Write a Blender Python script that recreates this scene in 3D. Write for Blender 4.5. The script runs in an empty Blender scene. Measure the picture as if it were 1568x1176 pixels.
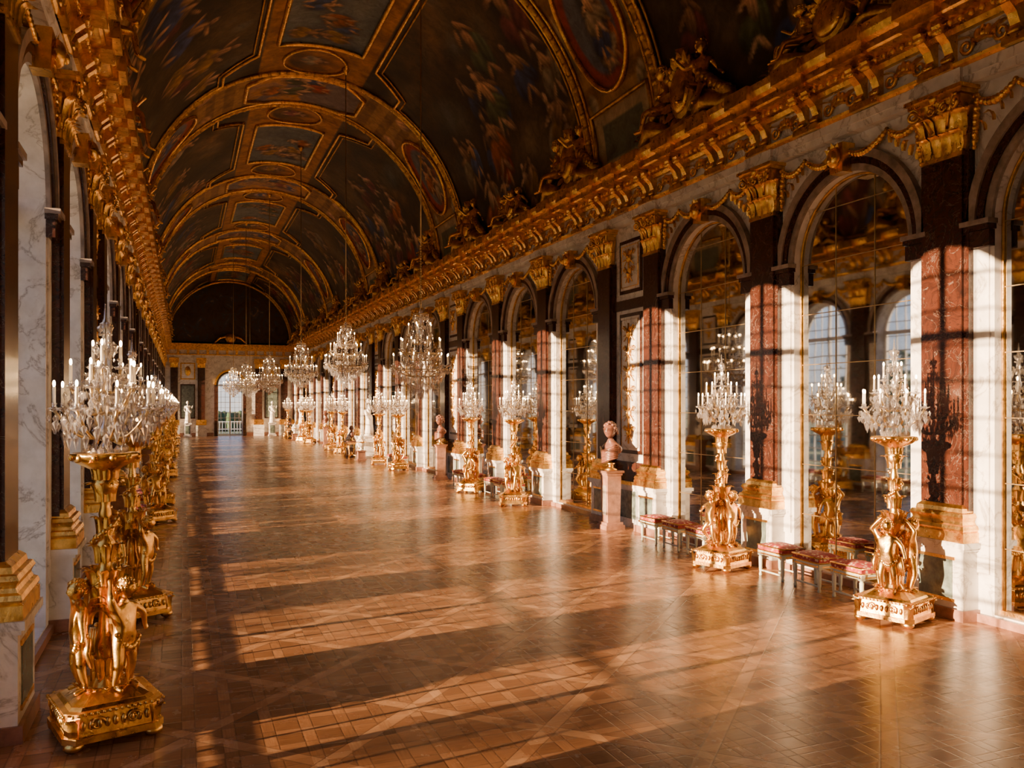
import bpy, math, random
import numpy as np
from mathutils import Matrix, Vector
random.seed(4); np.random.seed(4)
sc = bpy.context.scene
pi = math.pi
# ------------------------------------------------------------------ layout
H = 2.75
XR, XL = 9.45, -1.5
XC = (XR + XL) / 2
Y0, Y1 = -8.7, 78.2
A = 3.7; PER = 13.25
ARCH, PIL, BUST = [], [], []
for k in range(-2, 5):
    b = 17.8 + PER * k
    for i in range(3):
        if b + A * (i + 1) <= Y1 + .01: ARCH.append(b + A * (i + .5))
    for i in range(4):
        if b + A * i <= Y1 + .01: PIL.append(b + A * i)
    if b + 13.25 < Y1: BUST.append(b + 12.175)
KZ = 1.03               # vertical scale of the architecture
ZS, RA = 4.9, 1.2       # arch springing, radius
ZE = 6.62               # entablature bottom
ZC = 7.82               # cornice top
ZV = ZC * KZ            # vault springing
RV, RZV = 5.35, 5.7     # vault half width, rise

# ------------------------------------------------------------------ node helpers
class NT:
    def __init__(s, name):
        s.mat = bpy.data.materials.new(name); s.mat.use_nodes = True
        s.t = s.mat.node_tree; s.t.nodes.clear()
        s.out = s.t.nodes.new('ShaderNodeOutputMaterial')
    def n(s, ty, ins=None, **p):
        nd = s.t.nodes.new('ShaderNode' + ty)
        for k, v in p.items(): setattr(nd, k, v)
        if ins:
            for k, v in ins.items():
                if isinstance(v, bpy.types.NodeSocket): s.t.links.new(v, nd.inputs[k])
                else: nd.inputs[k].default_value = v
        return nd
    def m(s, op, a, b=0.0, c=0.0):
        return s.n('Math', {0: a, 1: b, 2: c}, operation=op).outputs[0]
    def pos(s): return s.n('NewGeometry').outputs['Position']
    def noise(s, vec, scale, detail=4, rough=.55, dist=0.0):
        return s.n('TexNoise', {'Vector': vec, 'Scale': scale, 'Detail': detail, 'Roughness': rough, 'Distortion': dist}).outputs[0]
    def ramp(s, fac, stops, interp='LINEAR'):
        r = s.n('ValToRGB', {0: fac}); cr = r.color_ramp; cr.interpolation = interp
        while len(cr.elements) < len(stops): cr.elements.new(.5)
        for e, (p, c) in zip(cr.elements, stops): e.position = p; e.color = (*c, 1)
        return r.outputs[0]
    def mix(s, f, a, b, bt='MIX'):
        nd = s.n('Mix', data_type='RGBA', blend_type=bt)
        for sock, v in ((nd.inputs[0], f), (nd.inputs[6], a), (nd.inputs[7], b)):
            if isinstance(v, bpy.types.NodeSocket): s.t.links.new(v, sock)
            elif isinstance(v, tuple): sock.default_value = (*v, 1)
            else: sock.default_value = v
        return nd.outputs[2]
    def surf(s, sock): s.t.links.new(sock, s.out.inputs[0]); return s.mat
    def bsdf(s, **k):
        ins = {}
        for a, v in k.items():
            ins[a.replace('_', ' ')] = (*v, 1) if isinstance(v, tuple) and len(v) == 3 else v
        return s.surf(s.n('BsdfPrincipled', ins).outputs[0])
    def bump(s, h, strength=.3, dist=.02):
        return s.n('Bump', {'Height': h, 'Strength': strength, 'Distance': dist}).outputs[0]

def m_gold(name, c1, c2, rough=.32, bs=22, st=.25):
    t = NT(name); p = t.pos()
    f = t.noise(p, 6, 5, .65)
    col = t.ramp(f, [(.3, c1), (.62, c2)])
    b = t.bump(t.noise(p, bs, 4, .6), st, .02)
    r = t.m('MULTIPLY_ADD', t.noise(p, 11, 3), .3, rough - .14)
    return t.bsdf(Base_Color=col, Metallic=1.0, Roughness=r, Normal=b)
GOLD = m_gold('gilding', (.52, .25, .045), (1.0, .62, .17), .3)
GOLDD = m_gold('aged_gilding', (.28, .135, .03), (.75, .42, .10), .4, 14, .5)
BRASS = m_gold('brass_line', (.4, .27, .12), (.55, .4, .2), .4)

def m_white(name='white_marble', base=((.52, .49, .45), (.78, .75, .71))):
    t = NT(name); p = t.pos()
    w = t.noise(p, 1.1, 8, .6, 1.2)
    v = t.m('ABSOLUTE', t.m('SUBTRACT', w, .5))
    veins = t.ramp(v, [(0.0, (.5, .47, .44)), (.008, (.78, .76, .73)), (.03, (1, 1, 1))])
    g = t.ramp(t.noise(p, 2.6, 5, .6), [(.3, base[0]), (.65, base[1])])
    return t.bsdf(Base_Color=t.mix(1.0, g, veins, 'MULTIPLY'), Roughness=.3)
WHITE = m_white()
def m_red():
    t = NT('rance_marble'); p = t.pos()
    a = t.noise(p, 3.6, 10, .74, 1.0)
    col = t.ramp(a, [(.3, (.012, .005, .004)), (.43, (.030, .009, .005)), (.53, (.050, .014, .007)), (.6, (.022, .008, .005)), (.655, (.040, .013, .008)), (.70, (.15, .10, .07)), (.75, (.045, .016, .010))])
    v = t.m('ABSOLUTE', t.m('SUBTRACT', t.noise(p, 2.2, 6, .6, 2.0), .5))
    vein = t.ramp(v, [(0.0, (.7, .7, .7)), (.006, (0, 0, 0))])
    return t.bsdf(Base_Color=t.mix(vein, col, (.18, .13, .10)), Roughness=.24)
RED = m_red()
def m_simple(name, c, rough=.5, metal=0.0, var=.25, sc_=8, **k):
    t = NT(name); p = t.pos()
    f = t.noise(p, sc_, 5, .6)
    lo = tuple(x * (1 - var) for x in c); hi = tuple(min(1, x * (1 + var)) for x in c)
    return t.bsdf(Base_Color=t.ramp(f, [(.3, lo), (.7, hi)]), Roughness=rough, Metallic=metal, **k)
GREEN = m_simple('green_marble', (.12, .15, .13), .25, var=.6, sc_=7)
GREYM = m_simple('grey_brown_marble', (.26, .20, .16), .3, var=.5, sc_=5)
PORPH = m_simple('porphyry', (.13, .05, .032), .3, var=.35, sc_=20)
PINK = m_simple('pink_marble', (.27, .13, .085), .3, var=.35)
IVORY = m_simple('candle_wax', (.88, .82, .70), .45, var=.05)
PAINTW = m_simple('painted_joinery', (.60, .60, .60), .4, var=.06)
SAGE = m_simple('sage_painted_wood', (.48, .51, .42), .4, var=.12)
STATUE = m_simple('statuary_marble', (.72, .68, .62), .4, var=.08)
DARKW = m_simple('dark_wood', (.05, .025, .015), .25, var=.3)
BARK = m_simple('bark', (.08, .06, .04), .9, var=.3)
def m_fabric():
    t = NT('crimson_damask'); p = t.pos()
    v = t.n('TexVoronoi', {'Vector': p, 'Scale': 16.0}).outputs[0]
    col = t.ramp(t.m('ADD', t.m('MULTIPLY', v, .8), t.m('MULTIPLY', t.noise(p, 14, 3), .4)), [(.35, (.60, .48, .32)), (.5, (.36, .04, .03)), (.75, (.22, .015, .02))])
    return t.bsdf(Base_Color=col, Roughness=.7)
FABRIC = m_fabric()
def m_mirror():
    t = NT('aged_mirror'); p = t.pos()
    f = t.noise(p, 2.2, 6, .7)
    col = t.ramp(f, [(.3, (.42, .42, .41)), (.7, (.60, .60, .60))])
    b = t.bump(t.noise(p, .9, 2), .04, .02)
    return t.bsdf(Base_Color=col, Metallic=1.0, Roughness=.03, Normal=b)
MIRROR = m_mirror()
def m_thin(name, tint, gl, rough):
    t = NT(name)
    tr = t.n('BsdfTransparent', {'Color': (*tint, 1)})
    g = t.n('BsdfGlossy', {'Color': (1, 1, 1, 1), 'Roughness': rough})
    f = t.n('LayerWeight', {'Blend': .35}).outputs['Fresnel']
    fac = t.m('MULTIPLY_ADD', f, .5, gl)
    return t.surf(t.n('MixShader', {0: fac, 1: tr.outputs[0], 2: g.outputs[0]}).outputs[0])
GLASS = m_thin('window_glass', (.93, .96, 1.0), .03, .02)
def m_crystal():
    t = NT('cut_crystal')
    tr = t.n('BsdfTransparent', {'Color': (.90, .89, .90, 1)})
    g = t.n('BsdfGlossy', {'Color': (1, .98, .96, 1), 'Roughness': .1})
    d = t.n('BsdfDiffuse', {'Color': (.75, .72, .70, 1)})
    gd = t.n('MixShader', {0: .14, 1: g.outputs[0], 2: d.outputs[0]})
    return t.surf(t.n('MixShader', {0: .5, 1: tr.outputs[0], 2: gd.outputs[0]}).outputs[0])
CRYSTAL = m_crystal()
def m_emit(name, c, s):
    t = NT(name); return t.surf(t.n('Emission', {'Color': (*c, 1), 'Strength': s}).outputs[0])
FLAME = m_emit('candle_bulb', (1, .60, .27), 85)
def m_floor():
    t = NT('parquet_de_versailles'); p = t.pos()
    s = t.n('SeparateXYZ', {0: p}); x, y = s.outputs[0], s.outputs[1]
    S = 1.32
    u = t.m('MULTIPLY', t.m('ADD', x, y), .7071 / S); v = t.m('MULTIPLY', t.m('SUBTRACT', x, y), .7071 / S)
    fu, fv = t.m('FRACT', u), t.m('FRACT', v)
    fru = t.m('LESS_THAN', fu, .105); frv = t.m('LESS_THAN', fv, .105)
    frame = t.m('MAXIMUM', fru, frv)
    L = S / 4.2
    gx, gy = t.m('DIVIDE', x, L), t.m('DIVIDE', y, L)
    ax, ay = t.m('FRACT', gx), t.m('FRACT', gy)
    lx, ly = t.m('LESS_THAN', ax, .34), t.m('LESS_THAN', ay, .34)
    def grain(rx, ry):
        mp = t.n('Mapping', {'Vector': p, 'Scale': (rx, ry, 1)})
        return t.noise(mp.outputs[0], 3, 5, .65)
    g1, g2 = grain(1.5, 18), grain(18, 1.5)
    cell = t.n('CombineXYZ', {0: t.m('FLOOR', gx), 1: t.m('FLOOR', gy), 2: t.m('ADD', lx, t.m('MULTIPLY', ly, 2.0))})
    wn = t.n('TexWhiteNoise', {'Vector': cell.outputs[0]}, noise_dimensions='3D').outputs[0]
    gsel = t.mix(lx, g1, g2)
    val = t.m('ADD', t.m('MULTIPLY', wn, .30), t.m('MULTIPLY', gsel, .5))
    val = t.m('ADD', val, t.m('MULTIPLY', t.m('MAXIMUM', lx, ly), .08))
    pan = t.n('TexWhiteNoise', {'Vector': t.n('CombineXYZ', {0: t.m('FLOOR', u), 1: t.m('FLOOR', v), 2: 0.0}).outputs[0]}).outputs[0]
    val = t.m('ADD', val, t.m('MULTIPLY', pan, .14))
    val = t.m('ADD', val, t.m('MULTIPLY', frame, .22))
    col = t.ramp(val, [(.2, (.13, .055, .022)), (.55, (.27, .120, .048)), (.95, (.50, .27, .13))])
    def near0(f, w): return t.m('MINIMUM', 1.0, t.m('DIVIDE', t.m('MINIMUM', f, t.m('SUBTRACT', 1.0, f)), w))
    def edge(f, at, w): return t.m('MINIMUM', 1.0, t.m('DIVIDE', t.m('ABSOLUTE', t.m('SUBTRACT', f, at)), w))
    j = t.m('MINIMUM', t.m('MINIMUM', near0(fu, .008), near0(fv, .008)), t.m('MINIMUM', edge(fu, .105, .008), edge(fv, .105, .008)))
    jl = t.m('MINIMUM', t.m('MINIMUM', near0(ax, .03), near0(ay, .03)), t.m('MINIMUM', edge(ax, .34, .03), edge(ay, .34, .03)))
    j2 = t.m('MINIMUM', j, t.m('MAXIMUM', jl, frame))
    col = t.mix(t.m('MULTIPLY', t.m('SUBTRACT', 1.0, j2), .5), col, (.03, .012, .005))
    r = t.m('MULTIPLY_ADD', t.noise(p, 2.3, 5, .6), .18, .17)
    b = t.bump(t.m('ADD', t.m('MULTIPLY', j2, .4), t.m('ADD', t.noise(p, 1.8, 3), t.m('MULTIPLY', wn, .12))), .2, .01)
    return t.bsdf(Base_Color=col, Roughness=r, Normal=b, Specular_IOR_Level=.36, Specular_Tint=(1, .86, .70))
FLOOR = m_floor()
def m_vault():
    t = NT('painted_vault'); p = t.pos()
    c = t.n('VertexColor', layer_name='paint').outputs[0]
    f = t.noise(p, 3.5, 8, .7, .8)
    g = t.ramp(f, [(.3, (.46, .42, .36)), (.65, (1.2, 1.08, .92))])
    b = t.bump(t.noise(p, 9, 4), .2, .02)
    return t.bsdf(Base_Color=t.mix(1.0, c, g, 'MULTIPLY'), Roughness=.62, Normal=b, Specular_IOR_Level=.3)
VAULT = m_vault()
GRASS = m_simple('lawn_grass', (.12, .16, .06), .9, var=.4, sc_=2)
HEDGE = m_simple('hedge_leaves', (.03, .07, .02), .9, var=.5, sc_=9)

# ------------------------------------------------------------------ mesh builder
class MB:
    def __init__(s): s.v = []; s.f = []; s.mi = []; s.sm = []; s.mats = []; s.M = Matrix.Identity(4)
    def add(s, V, F, mat, smooth=False):
        if mat not in s.mats: s.mats.append(mat)
        k = s.mats.index(mat); o = len(s.v); M = s.M
        s.v.extend(tuple(M @ Vector(p)) for p in V)
        s.f.extend(tuple(i + o for i in f) for f in F)
        s.mi.extend([k] * len(F)); s.sm.extend([smooth] * len(F))
    def box(s, c, d, mat, top=1.0):
        x, y, z = c; a, b, e = d[0] / 2, d[1] / 2, d[2] / 2
        V = [(x + i * a * (top if k > 0 else 1), y + j * b * (top if k > 0 else 1), z + k * e) for k in (-1, 1) for j in (-1, 1) for i in (-1, 1)]
        s.add(V, [(0, 2, 3, 1), (4, 5, 7, 6), (0, 1, 5, 4), (2, 6, 7, 3), (0, 4, 6, 2), (1, 3, 7, 5)], mat)
    def bx(s, x0, x1, y0, y1, z0, z1, mat):
        s.box(((x0 + x1) / 2, (y0 + y1) / 2, (z0 + z1) / 2), (abs(x1 - x0), abs(y1 - y0), abs(z1 - z0)), mat)
    def lathe(s, prof, seg, mat, c=(0, 0, 0), lob=0, amp=0, smooth=True, sq=(1, 1)):
        V = []; F = []
        for r, z in prof:
            for i in range(seg):
                a = 2 * pi * i / seg; rr = r * (1 + (amp * math.cos(lob * a) if lob else 0))
                V.append((c[0] + rr * math.cos(a) * sq[0], c[1] + rr * math.sin(a) * sq[1], c[2] + z))
        n = len(prof)
        for j in range(n - 1):
            for i in range(seg):
                F.append((j * seg + i, j * seg + (i + 1) % seg, (j + 1) * seg + (i + 1) % seg, (j + 1) * seg + i))
        F.append(tuple(range(seg))[::-1]); F.append(tuple(range((n - 1) * seg, n * seg)))
        s.add(V, F, mat, smooth)
    def ell(s, c, r, mat, seg=10, rings=7, R=None):
        if not hasattr(r, '__len__'): r = (r, r, r)
        V = []; F = []
        for j in range(rings + 1):
            ph = pi * j / rings
            for i in range(seg):
                a = 2 * pi * i / seg
                p = Vector((r[0] * math.sin(ph) * math.cos(a), r[1] * math.sin(ph) * math.sin(a), r[2] * math.cos(ph)))
                if R: p = R @ p
                V.append((c[0] + p.x, c[1] + p.y, c[2] + p.z))
        for j in range(rings):
            for i in range(seg): F.append((j * seg + i, j * seg + (i + 1) % seg, (j + 1) * seg + (i + 1) % seg, (j + 1) * seg + i))
        s.add(V, F, mat, True)
    def tube(s, P, r, mat, seg=8, smooth=True, closed=False):
        P = [Vector(p) for p in P]; n = len(P)
        if not hasattr(r, '__len__'): r = [r] * n
        V = []; F = []; prev = None
        for i in range(n):
            a = P[(i - 1) % n] if (closed or i > 0) else P[i]; b = P[(i + 1) % n] if (closed or i < n - 1) else P[i]
            d = (b - a).normalized()
            if prev is None:
                ref = Vector((0, 0, 1)) if abs(d.z) < .9 else Vector((1, 0, 0))
                u = d.cross(ref).normalized()
            else:
                u = (prev - d * prev.dot(d)).normalized()
            prev = u; w = d.cross(u)
            for k in range(seg):
                t = 2 * pi * k / seg + pi / seg
                V.append(tuple(P[i] + (u * math.cos(t) + w * math.sin(t)) * r[i]))
        for i in range(n if closed else n - 1):
            for k in range(seg):
                j = (i + 1) % n
                F.append((i * seg + k, i * seg + (k + 1) % seg, j * seg + (k + 1) % seg, j * seg + k))
        if not closed: F.append(tuple(range(seg))[::-1]); F.append(tuple(range((n - 1) * seg, n * seg)))
        s.add(V, F, mat, smooth)
    def octa(s, c, r, h, mat, hd=None):
        hd = hd or h
        V = [(c[0] + r * math.cos(a), c[1] + r * math.sin(a), c[2]) for a in (0, pi / 3, 2 * pi / 3, pi, 4 * pi / 3, 5 * pi / 3)] + [(c[0], c[1], c[2] + h), (c[0], c[1], c[2] - hd)]
        s.add(V, [(i, (i + 1) % 6, 6) for i in range(6)] + [((i + 1) % 6, i, 7) for i in range(6)], mat)
    def prof_y(s, prof, y0, y1, mat):
        n = len(prof); V = [(u, y0, z) for u, z in prof] + [(u, y1, z) for u, z in prof]
        F = [(i, (i + 1) % n, n + (i + 1) % n, n + i) for i in range(n)] + [tuple(range(n))[::-1], tuple(range(n, 2 * n))]
        s.add(V, F, mat)
    def leaf(s, base, out, h, w, curl, mat, up=Vector((0, 0, 1)), n=6):
        base = Vector(base); out = Vector(out).normalized(); side = up.cross(out).normalized(); V = []; F = []
        for i in range(n + 1):
            t = i / n
            p = base + up * (h * math.sin(min(t, 1) * pi * .62)) + out * (curl * t * t)
            ww = w * (.45 + .55 * math.sin(pi * (.15 + .85 * t))) * (1.0 + .18 * (i % 2)) * (1 if i < n else .35)
            for q, dz in ((-1, 0), (-.5, .012), (0, .03), (.5, .012), (1, 0)):
                V.append(tuple(p + side * (ww * q * .5) + out * dz))
        for i in range(n):
            for k in range(4): F.append((i * 5 + k, i * 5 + k + 1, (i + 1) * 5 + k + 1, (i + 1) * 5 + k))
        s.add(V, F, mat, True)
    def scroll(s, c, r0, turns, ax1, ax2, rad, mat, n=16, a0=0.0):
        ax1, ax2, c = Vector(ax1), Vector(ax2), Vector(c)
        P = []
        for i in range(n + 1):
            t = i / n; a = a0 + t * turns * 2 * pi; r = r0 * (1 - .8 * t)
            P.append(c + ax1 * (r * math.cos(a)) + ax2 * (r * math.sin(a)))
        s.tube(P, [rad * (1 - .3 * i / n) for i in range(n + 1)], mat, 6)
    def mesh(s, VF, mat, M=None):
        V, F = VF
        if M is not None: V = [M @ Vector(v) for v in V]
        s.add(V, F, mat, True)
    def data(s, name):
        me = bpy.data.meshes.new(name); me.from_pydata(s.v, [], s.f)
        for m in s.mats: me.materials.append(m)
        me.polygons.foreach_set('material_index', s.mi); me.polygons.foreach_set('use_smooth', s.sm)
        me.update(); return me
    def obj(s, name, loc=(0, 0, 0), rot=0.0, parent=None, kz=1.0):
        o = place(s.data(name), name, loc, rot, parent); o.scale.z = kz; return o
def place(me, name, loc=(0, 0, 0), rot=0.0, parent=None, kz=1.0):
    o = bpy.data.objects.new(name, me); o.location = loc; o.rotation_euler = (0, 0, rot); o.scale.z = kz
    sc.collection.objects.link(o)
    if parent: o.parent = parent
    return o
T = Matrix.Translation
def RZ(a): return Matrix.Rotation(a, 4, 'Z')

def skin(V, E, R, sub=2):
    me = bpy.data.meshes.new('tmp'); me.from_pydata(V, E, [])
    ob = bpy.data.objects.new('tmp', me); sc.collection.objects.link(ob)
    ob.modifiers.new('s', 'SKIN'); m2 = ob.modifiers.new('u', 'SUBSURF'); m2.levels = sub; m2.render_levels = sub
    for i, r in enumerate(R): me.skin_vertices[0].data[i].radius = (r, r) if not hasattr(r, '__len__') else r
    me.skin_vertices[0].data[0].use_root = True
    dg = bpy.context.evaluated_depsgraph_get(); dg.update()
    ev = ob.evaluated_get(dg); mm = ev.to_mesh()
    res = ([tuple(v.co) for v in mm.vertices], [tuple(p.vertices) for p in mm.polygons])
    ev.to_mesh_clear(); bpy.data.objects.remove(ob); bpy.data.meshes.remove(me)
    return res

def head(mb, c, sz, mat, R=None, curly=True):
    """face looks toward -y; sz = half height"""
    R = R or Matrix.Identity(3); c = Vector(c)
    seg, rings = 28, 20; V = []; F = []
    def g(x, z, x0, z0, w, h): return math.exp(-((x - x0) / w) ** 2 - ((z - z0) / h) ** 2)
    for j in range(rings + 1):
        ph = pi * j / rings
        for i in range(seg):
            a = 2 * pi * i / seg
            x, y, z = math.sin(ph) * math.cos(a), math.sin(ph) * math.sin(a), math.cos(ph)
            px, py, pz = x * .76, y * .86, z
            if z < 0: px *= 1 + .22 * z
            if y < 0:
                d = .22 * g(x, z, 0, -.12, .13, .22) - .10 * (g(x, z, .33, .08, .17, .1) + g(x, z, -.33, .08, .17, .1)) + .06 * g(x, z, 0, .28, .5, .1)
                d += .08 * g(x, z, 0, -.48, .22, .06) - .05 * g(x, z, 0, -.6, .2, .05) + .12 * g(x, z, 0, -.78, .28, .14)
                py -= d
            V.append(tuple(c + R @ Vector((px, py, pz)) * sz))
    for j in range(rings):
        for i in range(seg): F.append((j * seg + i, j * seg + (i + 1) % seg, (j + 1) * seg + (i + 1) % seg, (j + 1) * seg + i))
    mb.add(V, F, mat, True)
    for sx in (-1, 1): mb.ell(c + R @ Vector((sx * .76 * sz, .05 * sz, -.02 * sz)), (.1 * sz, .16 * sz, .24 * sz), mat, 8, 6)
    rnd = random.Random(7)
    for i in range(46 if curly else 0):
        a = rnd.uniform(0, 2 * pi); e = rnd.uniform(.1, 1.45)
        d = Vector((math.cos(a) * math.cos(e) * .76, math.sin(a) * math.cos(e) * .88, math.sin(e)))
        if d.y < -.45 and d.z < .55: continue
        mb.ell(c + R @ (d * sz * .98), rnd.uniform(.16, .24) * sz, mat, 7, 5)
    if curly:
        for i in range(16):
            a = pi * (i + .5) / 16; mb.ell(c + R @ Vector((math.cos(a) * .72, .35 + .5 * math.sin(a) * .9, -.12 - .25 * (i % 2))) * sz, .2 * sz, mat, 7, 5)

def figure(pose, kid=True):
    P = dict(pelvis=(0, 0, .46), belly=(0, -.015, .55), chest=(0, 0, .67), neck=(0, 0, .765), nt=(0, -.005, .80),
             sl=(-.105, 0, .715), sr=(.105, 0, .715), el=(-.17, .0, .60), er=(.17, 0, .60), wl=(-.2, -.07, .5), wr=(.2, -.07, .5), hl=(-.2, -.11, .46), hr=(.2, -.11, .46),
             pl=(-.062, 0, .42), pr=(.062, 0, .42), kl=(-.08, -.03, .24), kr=(.085, -.01, .24), al=(-.08, .02, .05), ar=(.09, .03, .05), tl=(-.085, -.075, .018), tr=(.1, -.07, .018))
    P.update(pose)
    R = dict(pelvis=.078, belly=.076, chest=.08, neck=.036, nt=.036, sl=.043, sr=.043, el=.030, er=.030, wl=.020, wr=.020, hl=.024, hr=.024,
             pl=.060, pr=.060, kl=.042, kr=.042, al=.025, ar=.025, tl=.02, tr=.02)
    if not kid:
        for k in R: R[k] *= .78
    names = list(P); idx = {n: i for i, n in enumerate(names)}
    E = [('pelvis', 'belly'), ('belly', 'chest'), ('chest', 'neck'), ('neck', 'nt'), ('chest', 'sl'), ('chest', 'sr'), ('sl', 'el'), ('sr', 'er'), ('el', 'wl'), ('er', 'wr'), ('wl', 'hl'), ('wr', 'hr'),
         ('pelvis', 'pl'), ('pelvis', 'pr'), ('pl', 'kl'), ('pr', 'kr'), ('kl', 'al'), ('kr', 'ar'), ('al', 'tl'), ('ar', 'tr')]
    return skin([P[n] for n in names], [(idx[a], idx[b]) for a, b in E], [R[n] for n in names], 2)
PUTTO_UP = figure(dict(el=(-.16, -.02, .82), wl=(-.09, .05, .92), hl=(-.06, .09, .96), er=(.19, -.03, .64), wr=(.22, -.02, .52), hr=(.23, -.03, .47)))
PUTTO_B = figure(dict(er=(.17, -.04, .80), wr=(.12, .05, .92), hr=(.08, .09, .97), el=(-.2, -.05, .66), wl=(-.14, -.12, .6), hl=(-.1, -.15, .6), kl=(-.1, -.1, .27), al=(-.1, .03, .1), tl=(-.11, -.06, .05)))
PUTTO_SIT = figure(dict(kl=(-.12, -.26, .42), kr=(.1, -.24, .36), al=(-.14, -.28, .2), ar=(.06, -.3, .14), tl=(-.15, -.37, .17), tr=(.06, -.39, .11),
                        el=(-.22, -.04, .66), wl=(-.3, -.12, .76), hl=(-.33, -.15, .8), er=(.2, .02, .58), wr=(.28, -.06, .5), hr=(.31, -.09, .48)))
ADULT = figure(dict(pelvis=(0.01, 0, .5), belly=(0, -.01, .59), chest=(-.01, 0, .71), neck=(-.01, 0, .81), nt=(-.01, -.005, .85), sl=(-.12, 0, .765), sr=(.1, 0, .775), pl=(-.05, 0, .46), pr=(.06, 0, .46),
                    el=(-.16, .02, .62), wl=(-.13, -.08, .53), hl=(-.11, -.12, .52), er=(.17, 0, .64), wr=(.2, -.08, .74), hr=(.2, -.12, .79), kl=(-.06, -.05, .26), kr=(.07, 0, .27)), False)

# ------------------------------------------------------------------ gilded torchere with crystal candelabrum
def fluted_swag(mb, a, b, sag, r, mat, n=9, axis=Vector((0, 0, -1)), lump=True):
    a, b = Vector(a), Vector(b)
    P = [a.lerp(b, i / n) + axis * (sag * 4 * (i / n) * (1 - i / n)) for i in range(n + 1)]
    mb.tube(P, [r * (.55 + .45 * math.sin(pi * i / n)) for i in range(n + 1)], mat, 6)
    if lump:
        for i, p in enumerate(P): mb.ell(p, r * (.8 + .5 * math.sin(pi * i / n)), mat, 6, 5)

def build_torchere():
    mb = MB()
    for sx in (-1, 1):
        for sy in (-1, 1):
            mb.ell((sx * .29, sy * .29, .045), (.075, .075, .048), GOLD, 10, 7)
            mb.leaf((sx * .31, sy * .31, .05), (sx, sy, 0), .22, .11, .05, GOLD)
    def octs(w, z0, z1, w2=None, mat=GOLD):
        w2 = w2 or w; c = .78
        V = []
        for ww, z in ((w, z0), (w2, z1)):
            for x, y in ((1, c), (c, 1), (-c, 1), (-1, c), (-1, -c), (-c, -1), (c, -1), (1, -c)): V.append((x * ww, y * ww, z))
        mb.add(V, [(i, (i + 1) % 8, 8 + (i + 1) % 8, 8 + i) for i in range(8)] + [tuple(range(8))[::-1], tuple(range(8, 16))], mat)
    octs(.37, .07, .12); octs(.34, .12, .28, .32); octs(.355, .28, .305); octs(.31, .305, .33, .29); octs(.28, .33, .40, .18)
    for k in range(4):
        M0 = mb.M; mb.M = RZ(k * pi / 2)
        for i in range(-4, 5):
            mb.ell((.34, i * .058, .2), (.02, .022, .04), GOLD, 7, 5)
        for i in (-1, 1): mb.scroll((.345, i * .13, .2), .055, 1.3, (0, 1, 0), (0, 0, 1), .012, GOLD)
        for i in range(-7, 8): mb.ell((.362, i * .044, .292), .014, GOLD, 6, 4)
        mb.M = M0
    for i in range(18):
        a = i * 2 * pi / 18; mb.leaf((.17 * math.cos(a), .17 * math.sin(a), .33), (math.cos(a), math.sin(a), 0), .10, .08, .07, GOLD)
    mb.lathe([(.15, .34), (.12, .40), (.07, .50), (.055, .62), (.075, .72), (.05, .84), (.045, 1.0), (.07, 1.1), (.105, 1.17), (.11, 1.24), (.075, 1.31), (.05, 1.36),
              (.045, 1.44), (.075, 1.50), (.08, 1.55), (.045, 1.6), (.035, 1.72), (.05, 1.8), (.035, 1.86), (.04, 1.92), (.08, 1.98), (.105, 2.05), (.07, 2.1), (.06, 2.13), (.11, 2.17), (.2, 2.22), (.245, 2.27), (.25, 2.30), (.2, 2.305), (.05, 2.28)],
             20, GOLD, lob=10, amp=.05)
    for z, r, n, h, w, cu in ((.44, .08, 7, .2, .07, .06), (1.05, .08, 8, .18, .08, .09), (1.2, .1, 8, .16, .08, .08), (1.40, .06, 6, .16, .06, .07), (1.62, .04, 6, .16, .05, .05), (1.9, .05, 8, .16, .06, .09), (2.08, .07, 10, .16, .08, .15)):
        for i in range(n):
            a = 2 * pi * i / n + z; mb.leaf((r * math.cos(a), r * math.sin(a), z), (math.cos(a), math.sin(a), 0), h, w, cu, GOLD)
    for i in range(12):
        a = 2 * pi * i / 12; mb.ell((.245 * math.cos(a), .245 * math.sin(a), 2.27), (.03, .03, .03), GOLD, 7, 5)
    P = [(.1 * math.cos(t) * (1.1 - .3 * t / 14), .1 * math.sin(t) * (1.1 - .3 * t / 14), 1.0 + t * .062) for t in np.linspace(0, 14, 60)]
    mb.tube(P, .014, GOLD, 6)
    for p in P[::3]: mb.ell(p, .026, GOLD, 6, 5)
    for k, pf in enumerate((PUTTO_UP, PUTTO_B, PUTTO_UP)):
        a = k * 2 * pi / 3 + .55
        sM = T((0, 0, .37)) @ RZ(a) @ T((0, -.19, 0)) @ Matrix.Scale(.94, 4)
        M0 = mb.M; mb.M = sM
        mb.mesh(pf, GOLD)
        head(mb, (0.005, -.025, .885), .088, GOLD, RZ(.35 * (-1) ** k).to_3x3())
        fluted_swag(mb, (-.1, -.03, .5), (.12, -.05, .44), .1, .03, GOLD)
        fluted_swag(mb, (.12, .02, .5), (-.02, .07, .36), .06, .03, GOLD)
        for i in range(4): mb.tube([(.09 + .02 * i, .04, .48), (.11 + .02 * i, .02, .36), (.1 + .03 * i, .05, .24)], [.022, .026, .012], GOLD, 6)
        for sx in (-1, 1):
            for q in range(3): mb.leaf((sx * .05, .07, .66 - q * .04), (sx, .5, .1 * q), .17 - q * .03, .06, .14, GOLD)
        mb.M = M0
    return mb.data('gilded_torchere')

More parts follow.
